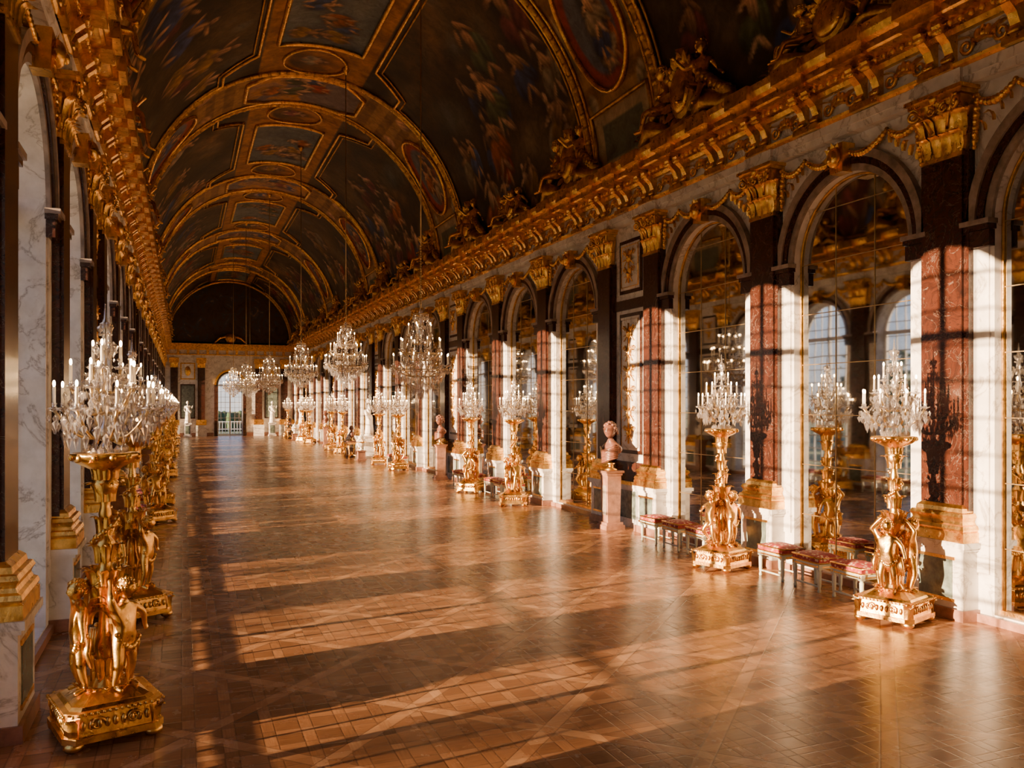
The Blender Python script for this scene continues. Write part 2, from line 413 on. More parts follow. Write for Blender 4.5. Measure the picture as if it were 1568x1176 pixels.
def arm(mb, a, r0, z0, R, z1, cand=.13, metal=BRASS, dangle=True):
    ca, sa = math.cos(a), math.sin(a)
    P = []
    for t in np.linspace(0, 1, 9):
        r = r0 + (R - r0) * t; z = z0 + (z1 - z0) * t - .09 * math.sin(pi * t)
        P.append((r * ca, r * sa, z))
    mb.tube(P, [.012] * 9, metal, 6)
    c = (R * ca, R * sa, z1)
    mb.lathe([(.012, -.01), (.05, .012), (.058, .022), (.02, .018), (.018, .05), (.022, .06)], 10, CRYSTAL, c)
    mb.lathe([(.0125, .05), (.0125, .05 + cand)], 8, IVORY, c)
    mb.ell((c[0], c[1], c[2] + .075 + cand), (.011, .011, .028), FLAME, 6, 5)
    if dangle:
        for i in range(5):
            b = 2 * pi * i / 5
            mb.octa((c[0] + .05 * math.cos(b), c[1] + .05 * math.sin(b), c[2] - .055), .013, .03, CRYSTAL, .045)
        mb.octa((c[0], c[1], c[2] - .12), .024, .04, CRYSTAL, .07)

def build_girandole():
    mb = MB()
    mb.lathe([(.09, 0), (.1, .02), (.04, .05), (.025, .1), (.05, .15), (.06, .2), (.025, .26), (.02, .34), (.045, .42), (.02, .5), (.018, .6), (.04, .68), (.015, .75), (.012, .86), (.03, .92), (.02, 1.0), (.035, 1.06), (.012, 1.12), (.004, 1.24)], 12, CRYSTAL)
    mb.lathe([(.008, 0), (.008, 1.1)], 6, BRASS)
    for n, z0, R, z1, off in ((8, .14, .37, .36, 0), (5, .34, .25, .54, .3), (3, .52, .12, .70, .1)):
        for i in range(n): arm(mb, 2 * pi * i / n + off, .03, z0, R, z1, .14)
    rnd = random.Random(5)
    for n, R, z, L in ((26, .3, .16, .09), (26, .34, .28, .09), (20, .2, .38, .08), (18, .22, .48, .07), (14, .14, .62, .07), (16, .15, .05, .09), (10, .07, .86, .06), (26, .37, .24, .06), (8, .04, 1.05, .05)):
        for i in range(n):
            a = 2 * pi * i / n + z * 7; r = R * rnd.uniform(.9, 1.08)
            mb.octa((r * math.cos(a), r * math.sin(a), z + rnd.uniform(-.03, .03)), .026, L * .4, CRYSTAL, L)
    for i in range(9):
        a = 2 * pi * i / 9
        for t in np.linspace(0.05, 1, 15):
            r = .03 + .3 * t; z = 1.04 - .7 * t - .12 * math.sin(pi * t)
            mb.octa((r * math.cos(a), r * math.sin(a), z), .012, .016, CRYSTAL)
    return mb.data('crystal_girandole')

def build_chandelier():
    mb = MB()
    mb.lathe([(.01, 0), (.06, .05), (.085, .11), (.04, .18), (.03, .3), (.07, .38), (.09, .46), (.04, .55), (.03, .8), (.07, .9), (.03, 1.0), (.025, 1.3), (.06, 1.4), (.025, 1.5), (.02, 1.75), (.05, 1.82), (.02, 1.9)], 12, CRYSTAL)
    mb.lathe([(.01, .1), (.01, 2.05)], 6, BRASS)
    for n, z0, R, z1, off in ((12, .45, .6, .66, 0), (8, .8, .44, 1.0, .3), (5, 1.15, .26, 1.32, .1)):
        for i in range(n): arm(mb, 2 * pi * i / n + off, .04, z0, R, z1, .17)
    for R, z in ((.5, .58), (.36, .93), (.16, 1.78)):
        mb.tube([(R * math.cos(a), R * math.sin(a), z) for a in np.linspace(0, 2 * pi, 25)[:-1]], .012, BRASS, 6, closed=True)
    rnd = random.Random(8)
    for n, R, z, L in ((34, .5, .5, .1), (34, .45, .42, .1), (30, .38, .36, .1), (24, .27, .24, .1), (16, .15, .15, .09), (28, .36, .86, .09), (22, .26, .72, .09), (20, .2, 1.2, .08), (16, .16, 1.7, .08), (12, .1, 1.5, .07), (30, .6, .56, .07), (8, .05, .04, .09)):
        for i in range(n):
            a = 2 * pi * i / n + z * 5; r = R * rnd.uniform(.93, 1.06)
            mb.octa((r * math.cos(a), r * math.sin(a), z + rnd.uniform(-.03, .03)), .028, L * .4, CRYSTAL, L)
    for i in range(12):
        a = 2 * pi * i / 12
        for t in np.linspace(0.03, 1, 20):
            r = .16 + .34 * t ** 1.5; z = 1.78 - 1.2 * t
            mb.octa((r * math.cos(a), r * math.sin(a), z), .016, .024, CRYSTAL)
    return mb.data('crystal_chandelier_body')

TORCH, GIR, CHAN = build_torchere(), build_girandole(), build_chandelier()
def torchere(x, y, r):
    o = place(TORCH, 'gilded_torchere', (x, y, 0), r); o.scale = (1.04, 1.04, 1.02)
    place(GIR, 'crystal_girandole', (0, 0, 2.29), 0, o)
for i, p in enumerate(PIL):
    k = (p - 17.8) % PER
    if (abs(k - 3.7) < .05 or abs(k - 7.4) < .05) and p > 5 and p < 76:
        torchere(8.48, p, i * 1.3 + .4 if p > 9 else .35); torchere(-.60, p if p > 9 else p - .40, i * 1.1 + .2 if p > 9 else .30)
for x, y, zb in ((5.25, 19.3, 2.93), (4.95, 27.4, 3.35), (4.7, 36.5, 3.4), (4.25, 45.5, 3.3), (3.6, 53, 3.3), (3.3, 61, 3.3), (4.9, 68, 3.3)):
    e = bpy.data.objects.new('crystal_chandelier', None); e.location = (x, y, zb); sc.collection.objects.link(e)
    cb = place(CHAN, 'crystal_body', (0, 0, 0), x, e); cb.scale = (1.1, 1.1, 1.1)
    mb = MB(); zt = ZV + RZV * math.sqrt(1 - ((x - XC) / RV) ** 2) - zb - .02
    mb.lathe([(.016, 2.1), (.016, zt)], 6, BRASS)
    for i in range(24): mb.ell((0, 0, 2.2 + i * .06), (.022, .022, .03), BRASS, 6, 5)
    mb.lathe([(.02, zt - .2), (.1, zt - .08), (.14, zt)], 12, GOLD)
    mb.obj('suspension_cable', parent=e)

# ------------------------------------------------------------------ stools
def build_stool():
    mb = MB(); w, d = .30, .22
    for sx in (-1, 1):
        for sy in (-1, 1):
            x, y = sx * (d - .03), sy * (w - .03)
            mb.lathe([(.02, 0), (.028, .02), (.02, .05), (.018, .06), (.026, .1), (.032, .3), (.022, .32), (.032, .34), (.032, .40)], 10, SAGE, (x, y, 0))
            mb.box((x, y, .38), (.065, .065, .09), SAGE)
            mb.ell((x + sx * .034, y, .38), (.008, .02, .02), GOLD, 8, 5)
    for sx in (-1, 1):
        mb.box((sx * (d - .03), 0, .38), (.045, 2 * w - .1, .07), SAGE)
        mb.box((sx * (d - .005), 0, .372), (.01, 2 * w - .12, .02), GOLD)
        mb.box((sx * (d - .03), 0, .09), (.022, 2 * w - .08, .022), SAGE)
    for sy in (-1, 1):
        mb.box((0, sy * (w - .03), .38), (2 * d - .1, .045, .07), SAGE)
        mb.box((0, sy * (w - .005), .372), (2 * d - .12, .01, .02), GOLD)
    V = []; F = []; n = 12
    for j in range(n + 1):
        for i in range(n + 1):
            a, b = -1 + 2 * i / n, -1 + 2 * j / n
            V.append((a * d, b * w, .50 + .045 * (1 - a ** 4) * (1 - b ** 4)))
    for j in range(n):
        for i in range(n): F.append((j * (n + 1) + i, j * (n + 1) + i + 1, (j + 1) * (n + 1) + i + 1, (j + 1) * (n + 1) + i))
    mb.add(V, F, FABRIC, True)
    mb.box((0, 0, .46), (2 * d, 2 * w, .085), FABRIC)
    ring = [(d, w), (-d, w), (-d, -w), (d, -w)]
    for z in (.425, .5): mb.tube([(x * 1.01, y * 1.01, z) for x, y in ring], .012, GOLD, 6, closed=True)
    return mb.data('upholstered_stool')
STOOL = build_stool()
for g in (10.1, 13.85, 23.35, 26.6, 36.6, 49.8):
    for q in (-.82, 0, .82): place(STOOL, 'upholstered_stool', (8.88, g + q, 0), random.uniform(-.04, .04))
for g in (23.35, 19.6, 33.0, 36.6, 49.8):
    for q in (-.8, 0, .8): place(STOOL, 'upholstered_stool', (-.95, g + q, 0), random.uniform(-.04, .04))

# ------------------------------------------------------------------ busts, statues, urns, tables
def build_bust(pm, bm):
    mb = MB()
    mb.box((0, 0, .05), (.46, .46, .10), pm); mb.box((0, 0, .13), (.40, .40, .06), pm)
    mb.box((0, 0, .68), (.30, .30, 1.04), pm, 1.12); mb.box((-.158, 0, .72), (.012, .2, .8), GREYM)
    mb.box((0, 0, 1.22), (.38, .38, .05), pm); mb.box((0, 0, 1.27), (.44, .44, .05), pm)
    mb.lathe([(.14, 1.295), (.15, 1.32), (.07, 1.36), (.06, 1.42), (.1, 1.46)], 16, GOLD)
    M0 = mb.M; mb.M = T((0, 0, 1.44)) @ RZ(-pi / 2 + .25) @ Matrix.Scale(1.08, 4)
    tor = skin([(0, .02, .13), (0, .02, .25), (0, .03, .36), (0, 0, .46), (0, -.01, .54), (-.17, .03, .33), (-.25, .03, .24), (.17, .03, .33), (.25, .03, .24)],
               [(0, 1), (1, 2), (2, 3), (3, 4), (2, 5), (5, 6), (2, 7), (7, 8)], [(.12, .09), (.17, .12), (.15, .1), (.075, .075), (.07, .07), (.1, .1), (.08, .09), (.1, .1), (.08, .09)], 2)
    mb.mesh(tor, bm)
    for i in range(7):
        t = i / 6; mb.tube([(-.28 + .05 * t, -.03, .34 - .22 * t), (-.08, -.15, .26 - .22 * t), (.1, -.15, .30 - .2 * t), (.28 - .04 * t, -.03, .38 - .24 * t)], [.02, .035, .035, .02], bm, 7)
    mb.tube([(.2, -.04, .38), (.05, -.15, .24), (-.1, -.12, .08)], [.04, .05, .03], bm, 8)
    head(mb, (0, -.02, .69), .165, bm, RZ(.3).to_3x3())
    mb.M = M0
    return mb.data('marble_bust_on_pedestal')
BUSTM = build_bust(PINK, PORPH); BUSTW = build_bust(PINK, STATUE)
def build_statue():
    mb = MB()
    mb.box((0, 0, .06), (.66, .66, .12), WHITE); mb.box((0, 0, .6), (.54, .54, .96), WHITE); mb.box((-.273, 0, .6), (.01, .4, .7), GREEN); mb.box((0, 0, 1.12), (.64, .64, .09), WHITE)
    mb.lathe([(.27, 1.165), (.27, 1.23)], 20, STATUE)
    M0 = mb.M; mb.M = T((0, 0, 1.22)) @ RZ(-pi / 2) @ Matrix.Scale(1.85, 4)
    mb.mesh(ADULT, STATUE); head(mb, (-.01, -.02, .925), .068, STATUE)
    mb.lathe([(.13, 0), (.12, .1), (.1, .3), (.095, .46), (.08, .55)], 22, STATUE, (0, .015, 0), lob=9, amp=.09)
    mb.tube([(-.12, .02, .75), (.0, -.1, .66), (.12, -.06, .5), (.1, .04, .42)], [.03, .04, .05, .03], STATUE, 8)
    mb.M = M0
    return mb.data('marble_statue')
STAT = build_statue()
def build_urn():
    mb = MB()
    mb.box((0, 0, .04), (.44, .44, .08), PINK); mb.box((0, 0, .26), (.36, .36, .36), PINK); mb.box((0, 0, .46), (.42, .42, .05), PINK)
    mb.lathe([(.13, .49), (.14, .52), (.06, .56), (.05, .6), (.1, .63), (.2, .72), (.25, .85), (.25, .95), (.19, 1.05), (.13, 1.1), (.15, 1.13), (.17, 1.15), (.08, 1.2), (.03, 1.25), (.02, 1.3)], 24, STATUE)
    for sy in (-1, 1): mb.tube([(0, sy * .22, .82), (0, sy * .33, .9), (0, sy * .33, 1.02), (0, sy * .18, 1.07)], .018, GOLD, 7)
    mb.lathe([(.252, .87), (.262, .9), (.252, .93)], 24, GOLD)
    return mb.data('marble_urn')
URN = build_urn()
def build_table():
    mb = MB()
    mb.box((0, 0, .88), (.62, 1.3, .06), PORPH); mb.box((0, 0, .8), (.54, 1.2, .1), GOLD)
    for sx in (-1, 1):
        for sy in (-1, 1):
            mb.tube([(sx * .22, sy * .54, .78), (sx * .26, sy * .58, .6), (sx * .2, sy * .5, .3), (sx * .24, sy * .55, .03)], [.05, .045, .03, .04], GOLD, 8)
            mb.ell((sx * .24, sy * .55, .03), (.05, .05, .03), GOLD)
    mb.tube([(-.22, -.52, .14), (0, 0, .2), (.22, .52, .14)], .025, GOLD, 8); mb.tube([(.22, -.52, .14), (0, 0, .2), (-.22, .52, .14)], .025, GOLD, 8)
    mb.lathe([(.03, .2), (.07, .24), (.05, .3), (.01, .36)], 12, GOLD)
    M0 = mb.M; mb.M = T((0, 0, .91 - 1.295))
    mb.lathe([(.14, 1.295), (.15, 1.32), (.07, 1.36), (.06, 1.42), (.1, 1.46)], 16, GOLD)
    mb.M = T((0, 0, .14 + .91)) @ RZ(-pi / 2) @ Matrix.Scale(.8, 4)
    mb.lathe([(.1, 0), (.2, .12), (.24, .26), (.2, .36), (.08, .44), (.07, .52)], 16, PORPH, sq=(1.1, .7)); head(mb, (0, -.02, .62), .15, PORPH)
    mb.M = M0
    return mb.data('console_table_with_bust')
TABLE = build_table()
for i, y in enumerate(BUST):
    if y < 1: continue
    if i % 2 == 0 or y < 20:
        place(BUSTM, 'marble_bust_on_pedestal', (8.86, y - .12, 0), 0)
    else:
        place(STAT, 'marble_statue', (8.98, y, 0), 0); place(TABLE, 'console_table_with_bust', (8.1, y, 0), 0)
        place(URN, 'marble_urn', (8.3, y - 1.5, 0), 0); place(URN, 'marble_urn', (8.3, y + 1.5, 0), 0)
    place(BUSTW, 'marble_bust_on_pedestal', (-1.03, y, 0), pi)

# ------------------------------------------------------------------ walls
def wall(side):
    mb = MB(); d = .15 if side == 'right' else .42
    sgn = -1 if side == 'right' else 1
    mb.M = T((XR if side == 'right' else XL, 0, 0)) @ Matrix.Diagonal((sgn, 1, 1, 1))
    top = 8.0; zb = .12
    cells = [(c - A / 2, c + A / 2, c) for c in ARCH] + [(b - 1.075, b + 1.075, None) for b in BUST]
    for y0, y1, c in cells:
        if c is None:
            mb.add([(0, y0, 0), (0, y1, 0), (0, y1, top), (0, y0, top)], [(0, 1, 2, 3)], WHITE); continue
        V = []; F = []
        def q(*p):
            o = len(V); V.extend(p); F.append((o, o + 1, o + 2, o + 3))
        q((0, y0, 0), (0, c - RA, 0), (0, c - RA, ZS), (0, y0, ZS)); q((0, c + RA, 0), (0, y1, 0), (0, y1, ZS), (0, c + RA, ZS))
        q((0, y0, ZS), (0, c - RA, ZS), (0, c - RA, top), (0, y0, top)); q((0, c + RA, ZS), (0, y1, ZS), (0, y1, top), (0, c + RA, top))
        q((0, c - RA, 0), (0, c + RA, 0), (0, c + RA, zb), (0, c - RA, zb)); q((0, c - RA, zb), (0, c + RA, zb), (-d, c + RA, zb), (-d, c - RA, zb))
        for s in (-1, 1): q((0, c + s * RA, zb), (0, c + s * RA, ZS), (-d, c + s * RA, ZS), (-d, c + s * RA, zb))
        n = 28
        for i in range(n):
            a0, a1 = pi * i / n, pi * (i + 1) / n
            p0 = (c + RA * math.cos(a0), ZS + RA * math.sin(a0)); p1 = (c + RA * math.cos(a1), ZS + RA * math.sin(a1))
            q((0, *p0), (0, *p1), (0, p1[0], top), (0, p0[0], top)); q((0, *p0), (0, *p1), (-d, *p1), (-d, *p0))
        mb.add(V, F, WHITE)
        def arc(r0, r1, u, mat):
            V = []; F = []
            for i in range(n + 1):
                a = pi * i / n
                for (r, uu) in ((r0, 0), (r0, u), (r1, u), (r1, 0)): V.append((uu, c + r * math.cos(a), ZS + r * math.sin(a)))
            for i in range(n):
                for k in range(4): F.append((i * 4 + k, i * 4 + (k + 1) % 4, (i + 1) * 4 + (k + 1) % 4, (i + 1) * 4 + k))
            mb.add(V, F, mat)
        arc(RA, RA + .10, .05, GREYM); arc(RA + .10, RA + .20, .08, RED); arc(RA + .2, RA + .32, .11, GREYM)
        for s in (-1, 1):
            y = c + s * (RA + .17)
            mb.box((.06, y, ZS - .06), (.14, .38, .07), RED); mb.box((.075, y, ZS + .0), (.17, .42, .06), GREYM); mb.box((.05, y, ZS - .2), (.1, .35, .2), RED)
            mb.box((.01, y, 2.6), (.03, .22, 4.0), WHITE)
        zk = ZS + RA + .17
        mb.box((.12, c, zk + .02), (.2, .26, .42), GOLD, 1.2)
        mb.ell((.26, c, zk + .02), (.1, .12, .15), GOLD, 12, 9); mb.ell((.35, c, zk - .02), (.04, .04, .06), GOLD)
        for i in range(9):
            a = pi * 2 * i / 9; mb.leaf((.2, c + .08 * math.cos(a), zk + .02 + .1 * math.sin(a)), (.3, math.cos(a), math.sin(a)), .05, .09, .13, GOLD, up=Vector((1, 0, 0)), n=4)
        for s in (-1, 1):
            fluted_swag(mb, (.10, c + s * .16, zk + .08), (.08, c + s * .85, zk + .22), .12, .045, GOLD, 12)
            fluted_swag(mb, (.08, c + s * .85, zk + .22), (.08, c + s * 1.42, zk + .2), .14, .045, GOLD, 10)
            fluted_swag(mb, (.08, c + s * 1.38, zk + .2), (.06, c + s * 1.44, zk - .42), 0, .04, GOLD, 8)
            for q_ in range(5): mb.leaf((.07, c + s * (.9 + q_ * .12), zk + .02 - q_ * .09), (.3, s, -.2), .14, .08, .12, GOLD, n=4)
    for b in BUST:
        if b < 0: continue
        for z0, z1 in ((5.12, 6.3), (1.6, 4.68)):
            for u, w, mat in ((.03, .50, RED), (.045, .42, WHITE)):
                mb.bx(0, u, b - w, b + w, z0 + .5 - w, z1 - .5 + w, mat)
            for w in (.38,): mb.tube([(.05, b - w, z0 + .14), (.05, b + w, z0 + .14), (.05, b + w, z1 - .14), (.05, b - w, z1 - .14)], .014, GOLD, 6, closed=True)
            zc, hh = (z0 + z1) / 2, (z1 - z0) / 2 - .22
            mb.tube([(.08, b, zc - hh), (.08, b, zc + hh)], .022, GOLD, 6)
            n = max(2, int(hh * 2 / .42))
            for i in range(n):
                z = zc - hh + (i + .5) * 2 * hh / n; k = .7 + .3 * (i % 2)
                mb.ell((.07, b, z), (.05, .10 * k, .12 * k), GOLD, 12, 8)
                mb.lathe([(.0, -.01), (.03, 0), (.04, .02)], 10, GOLD, (.11, b, z))
                for s in (-1, 1):
                    mb.leaf((.06, b + s * .05, z), (.25, s, 0), .13, .09, .2 * k, GOLD, n=5); mb.leaf((.06, b + s * .05, z - .05), (.25, s, -.3), .03, .09, .18 * k, GOLD, n=5)
                    mb.scroll((.07, b + s * .19, z + .1), .07, 1.2, (0, s, 0), (0, 0, 1), .013, GOLD)
                    mb.tube([(.07, b - s * .22 * k, z - .17), (.09, b + s * .22 * k, z + .17)], .012, GOLD, 5)
        mb.bx(0, .06, b - .75, b + .75, 4.76, 4.98, RED)
        mb.bx(0, .05, b - .75, b + .75, 1.0, 1.42, RED)
    for b in BUST: mb.bx(0, .10, b - .8, b + .8, 0, .95, WHITE); mb.bx(0, .115, b - .5, b + .5, .2, .8, GREEN); mb.bx(0, .13, b - .8, b + .8, .92, 1.0, GOLD)
    mb.bx(-.02, .06, Y0, Y1, 0, .10, PINK)
    return mb.obj('wall_' + side, kz=KZ)
wall('right'); wall('left')

def build_pilaster():
    mb = MB()
    mb.bx(0, .30, -.45, .45, 0, .14, PINK); mb.bx(0, .26, -.42, .42, .14, .86, WHITE); mb.bx(0, .27, -.26, .26, .24, .76, GREEN)
    mb.bx(0, .275, -.30, .30, .74, .78, GOLD); mb.bx(0, .275, -.30, .30, .22, .26, GOLD)
    mb.bx(0, .29, -.45, .45, .86, .9, WHITE); mb.bx(0, .32, -.48, .48, .9, .97, WHITE)
    prof = [(0, .97), (.30, .97), (.30, 1.09), (.285, 1.10), (.30, 1.13), (.285, 1.17), (.255, 1.185), (.24, 1.22), (.25, 1.25), (.27, 1.28), (.25, 1.32), (.215, 1.33), (.205, 1.38), (.16, 1.42), (0, 1.42)]
    V = []
    for u, z in prof:
        w = .15 + u if u > 0 else .3
        V += [(0, -w, z), (u, -w, z), (u, w, z), (0, w, z)]
    mb.add(V, [(j * 4 + i, j * 4 + i + 1, j * 4 + 5 + i, j * 4 + 4 + i) for j in range(len(prof) - 1) for i in range(3)], GOLD)
    mb.bx(0, .15, -.3, .3, 1.42, 5.84, RED); mb.bx(0, .11, -.37, .37, 1.35, 5.84, RED)
    mb.bx(0, .17, -.32, .32, 5.78, 5.83, GOLD)
    V = []
    for u, w, z in ((.15, .29, 5.83), (.16, .29, 6.2), (.24, .36, 6.52)): V += [(0, -w, z), (u, -w, z), (u, w, z), (0, w, z)]
    mb.add(V, [(j * 4 + i, j * 4 + (i + 1) % 4, j * 4 + 4 + (i + 1) % 4, j * 4 + 4 + i) for j in range(2) for i in range(4)], GOLD)
    for y in (-.24, -.08, .08, .24): mb.leaf((.15, y, 5.84), (1, y * .5, 0), .26, .17, .14, GOLD)
    for y in (-.30, -.16, 0, .16, .30): mb.leaf((.16, y, 6.02), (1, y * 1.2, 0), .32, .16, .18, GOLD)
    for s in (-1, 1):
        mb.leaf((.1, s * .3, 5.86), (.2, s, 0), .26, .14, .1, GOLD); mb.leaf((.1, s * .32, 6.05), (.2, s, 0), .32, .14, .13, GOLD)
        mb.scroll((.3, s * .33, 6.42), .095, 1.6, (.4, s * .9, 0), (0, 0, 1), .028, GOLD, a0=1.2)
        mb.scroll((.24, s * .1, 6.42), .07, 1.4, (0, s, 0), (0, 0, 1), .022, GOLD, a0=1.2)
        mb.tube([(.2, s * .12, 6.15), (.25, s * .2, 6.36), (.3, s * .33, 6.5)], .025, GOLD, 6)
    mb.ell((.3, 0, 6.55), (.05, .07, .07), GOLD)
    mb.bx(0, .3, -.42, .42, 6.52, 6.57, GOLD); mb.bx(0, .34, -.45, .45, 6.57, 6.62, GOLD)
    return mb.data('marble_pilaster')
PILM = build_pilaster()
for p in PIL:
    place(PILM, 'marble_pilaster', (XR, p, 0), pi, kz=KZ); place(PILM, 'marble_pilaster', (XL, p, 0), 0, kz=KZ)

def build_mirror():
    mb = MB(); n = 28; z0 = .12
    V = [(0, -RA, z0), (0, RA, z0)] + [(0, RA * math.cos(pi * i / n), ZS + RA * math.sin(pi * i / n)) for i in range(n + 1)]
    mb.add(V, [tuple(range(len(V)))], MIRROR)
    for y in (-RA / 3, RA / 3):
        mb.bx(-.004, .010, y - .006, y + .006, z0, ZS + math.sqrt(RA ** 2 - y ** 2), BRASS)
    for i in range(1, 8):
        z = z0 + i * .797
        hw = RA if z < ZS else math.sqrt(max(0, RA ** 2 - (z - ZS) ** 2)); mb.bx(-.004, .009, -hw, hw, z - .006, z + .006, BRASS)
    mb.tube([(.015, -RA + .015, z0)] + [(.015, (RA - .015) * math.cos(pi - pi * i / n), ZS + (RA - .015) * math.sin(pi * i / n)) for i in range(n + 1)] + [(.015, RA - .015, z0)], .018, GOLDD, 6)
    mb.bx(0, .05, -RA, RA, z0, z0 + .05, GOLDD)
    return mb.data('arched_mirror')
MIR = build_mirror()
for c in ARCH: place(MIR, 'arched_mirror', (XR + .148, c, 0), pi, kz=KZ)

def build_window(r=RA, zs=ZS, z0=.12):
    mb = MB(); n = 28
    def hw(z): return r if z < zs else math.sqrt(max(0, r * r - (z - zs) ** 2))
    mb.tube([(0, -r + .03, z0)] + [(0, (r - .03) * math.cos(pi - pi * i / n), zs + (r - .03) * math.sin(pi * i / n)) for i in range(n + 1)] + [(0, r - .03, z0)], .06, PAINTW, 4, False)
    mb.bx(-.04, .04, -r, r, z0, z0 + .12, PAINTW); mb.bx(-.04, .05, -r, r, zs - .06, zs + .06, PAINTW)
    mb.bx(-.035, .05, -.05, .05, z0, zs + r - .03, PAINTW)
    for y in (-.40, .40, -.76, .76): mb.bx(-.02, .02, y - .016, y + .016, z0, zs + math.sqrt(r * r - y * y), PAINTW)
    zz = z0 + .16; i = 0
    while zz < zs + r - .2:
        h = .014 if i % 3 else .02
        mb.bx(-.02, .02, -hw(zz), hw(zz), zz - h, zz + h, PAINTW); zz += .45; i += 1
    mb.tube([(.06, .03, 2.0), (.06, .03, 2.3)], .012, GOLD, 6)
    V = [(.0, -r, z0), (.0, r, z0)] + [(.0, r * math.cos(pi * i / n), zs + r * math.sin(pi * i / n)) for i in range(n + 1)]
    mb.add(V, [tuple(range(len(V)))], GLASS)
    return mb.data('window')
WIN = build_window()
for i, c in enumerate(ARCH): place(WIN, 'window_%d' % (i + 1), (XL - .38, c, 0), 0, kz=KZ)

def ornament(mb, u, y, z, s):
    for i in range(-1, 2): mb.ell((u + .03, y + i * .06 * s, z + (.06 - .02 * abs(i)) * s), (.04, .04 * s, .07 * s), GOLD, 7, 5)
    mb.box((u + .03, y, z), (.06, .2 * s, .035 * s), GOLD)
    for q in (-1, 1):
        mb.scroll((u + .02, y + q * .2 * s, z - .02 * s), .09 * s, 1.3, (0, q, 0), (0, 0, 1), .02 * s, GOLD, 12, 2.5)
        mb.leaf((u, y + q * .08 * s, z - .04 * s), (.2, q, .1), .1 * s, .1 * s, .24 * s, GOLD, n=4)
def entab(side, idx):
    mb = MB(); s = -1 if side == 'right' else 1
    mb.M = T((XR if side == 'right' else XL, 0, 0)) @ Matrix.Diagonal((s, 1, 1, 1))
    mb.prof_y([(0, ZE), (.17, ZE), (.17, 6.72), (.2, 6.72), (.2, 6.84), (0, 6.84)], Y0, Y1, WHITE)
    mb.prof_y([(0, 6.84), (.22, 6.84), (.25, 6.87), (.26, 6.91), (.22, 6.93), (0, 6.93)], Y0, Y1, GOLD)
    mb.prof_y([(0, 6.93), (.12, 6.93), (.12, 7.32), (0, 7.32)], Y0, Y1, WHITE)
    mb.prof_y([(0, 7.30), (.2, 7.30), (.24, 7.36), (.3, 7.38), (.3, 7.44), (.48, 7.48), (.52, 7.5), (.52, 7.6), (.58, 7.64), (.62, 7.72), (.64, ZC), (0, ZC)], Y0, Y1, GOLD)
    ys = []
    for k in range(-2, 5):
        b = 17.8 + PER * k
        ys += [b + i * A / 3 for i in range(10)] + [b + 12.175]
    ys = sorted(set(round(y, 3) for y in ys if Y0 + .3 < y < Y1 - .3))
    for j, y in enumerate(ys):
        for q in (-.15, .15):
            mb.prof_y([(.12, 6.94), (.2, 6.94), (.24, 7.0), (.2, 7.08), (.26, 7.2), (.38, 7.3), (.44, 7.4), (.12, 7.4)], y + q - .065, y + q + .065, GOLD)
            mb.tube([(.22, y + q - .075, 7.0), (.22, y + q + .075, 7.0)], .045, GOLD, 8); mb.tube([(.38, y + q - .075, 7.34), (.38, y + q + .075, 7.34)], .05, GOLD, 8)
        mb.bx(0, .6, y - .28, y + .28, 7.45, 7.60, GOLD); mb.bx(0, .7, y - .31, y + .31, 7.60, ZC + .01, GOLD)
        mb.bx(0, .30, y - .26, y + .26, 6.84, 6.93, GOLD)
        if min(abs(y - p) for p in PIL) < .1: mb.bx(0, .25, y - .36, y + .36, ZE, 6.84, WHITE)
        if j + 1 < len(ys):
            m_ = (y + ys[j + 1]) / 2; ornament(mb, .13, m_, 7.12, 1.25)
    for y in np.arange(Y0 + .1, Y1, .155):
        if y < 45 and y > 0: mb.ell((.31, y, 7.41), (.04, .05, .045), GOLD, 6, 4)
    return mb.obj('trim_%d' % idx, kz=KZ)
entab('right', 1); entab('left', 2)

# ------------------------------------------------------------------ cornice sculpture groups
def build_group(v):
    mb = MB()
    mb.bx(-.35, .3, -.8, .8, 0, .12, GOLDD)
    mb.ell((.05, 0, .75), (.16, .42, .55), GOLDD, 18, 12); mb.ell((.16, 0, .75), (.1, .3, .4), GOLD, 16, 10)
    for i in range(16):
        a = 2 * pi * i / 16; mb.leaf((.12, .36 * math.cos(a), .75 + .48 * math.sin(a)), (.35, math.cos(a), math.sin(a)), .04, .16, .2, GOLDD, up=Vector((1, 0, 0)), n=4)
    for s in (-1, 1):
        M0 = mb.M; mb.M = T((.1, s * .62, 0)) @ RZ(pi / 2 + s * .5) @ Matrix.Scale(1.45, 4)
        mb.mesh(PUTTO_SIT, GOLD); head(mb, (0, -.02, .885), .095, GOLD, RZ(.3 * s).to_3x3())
        for q in (-1, 1):
            for w in range(3): mb.leaf((q * .05, .08, .68 - w * .05), (q, .4, .1), .2, .08, .22, GOLDD)
        mb.M = M0
        fluted_swag(mb, (.15, s * .3, 1.2), (.1, s * 1.35, .35), .12, .09, GOLDD, 10)
        mb.tube([(.1, s * .5, .15), (.2, s * .9, .3), (.15, s * 1.25, .12), (.1, s * 1.5, .2)], [.14, .18, .13, .05], GOLDD, 9)
        for i in range(5): mb.leaf((.1, s * (1.0 + i * .1), .1), (.4, s, 0), .4 - .05 * i, .14, .2, GOLDD)
    mb.lathe([(.12, 1.2), (.16, 1.28), (.12, 1.34), (.19, 1.46), (.06, 1.5), (.03, 1.58)], 14, GOLD, (.05, 0, 0), lob=5, amp=.12)
    return mb.data('gilded_cornice_sculpture')
GRP = build_group(0)
for b in BUST:
    if b < 2: continue
    for q in (-2.6, 2.6):
        for xw, r in ((XR - .22, pi), (XL + .22, 0)):
            o = place(GRP, 'gilded_cornice_sculpture', (xw, b + q, ZV + .01), r); o.scale = (1.1, 1.1, 1.1)
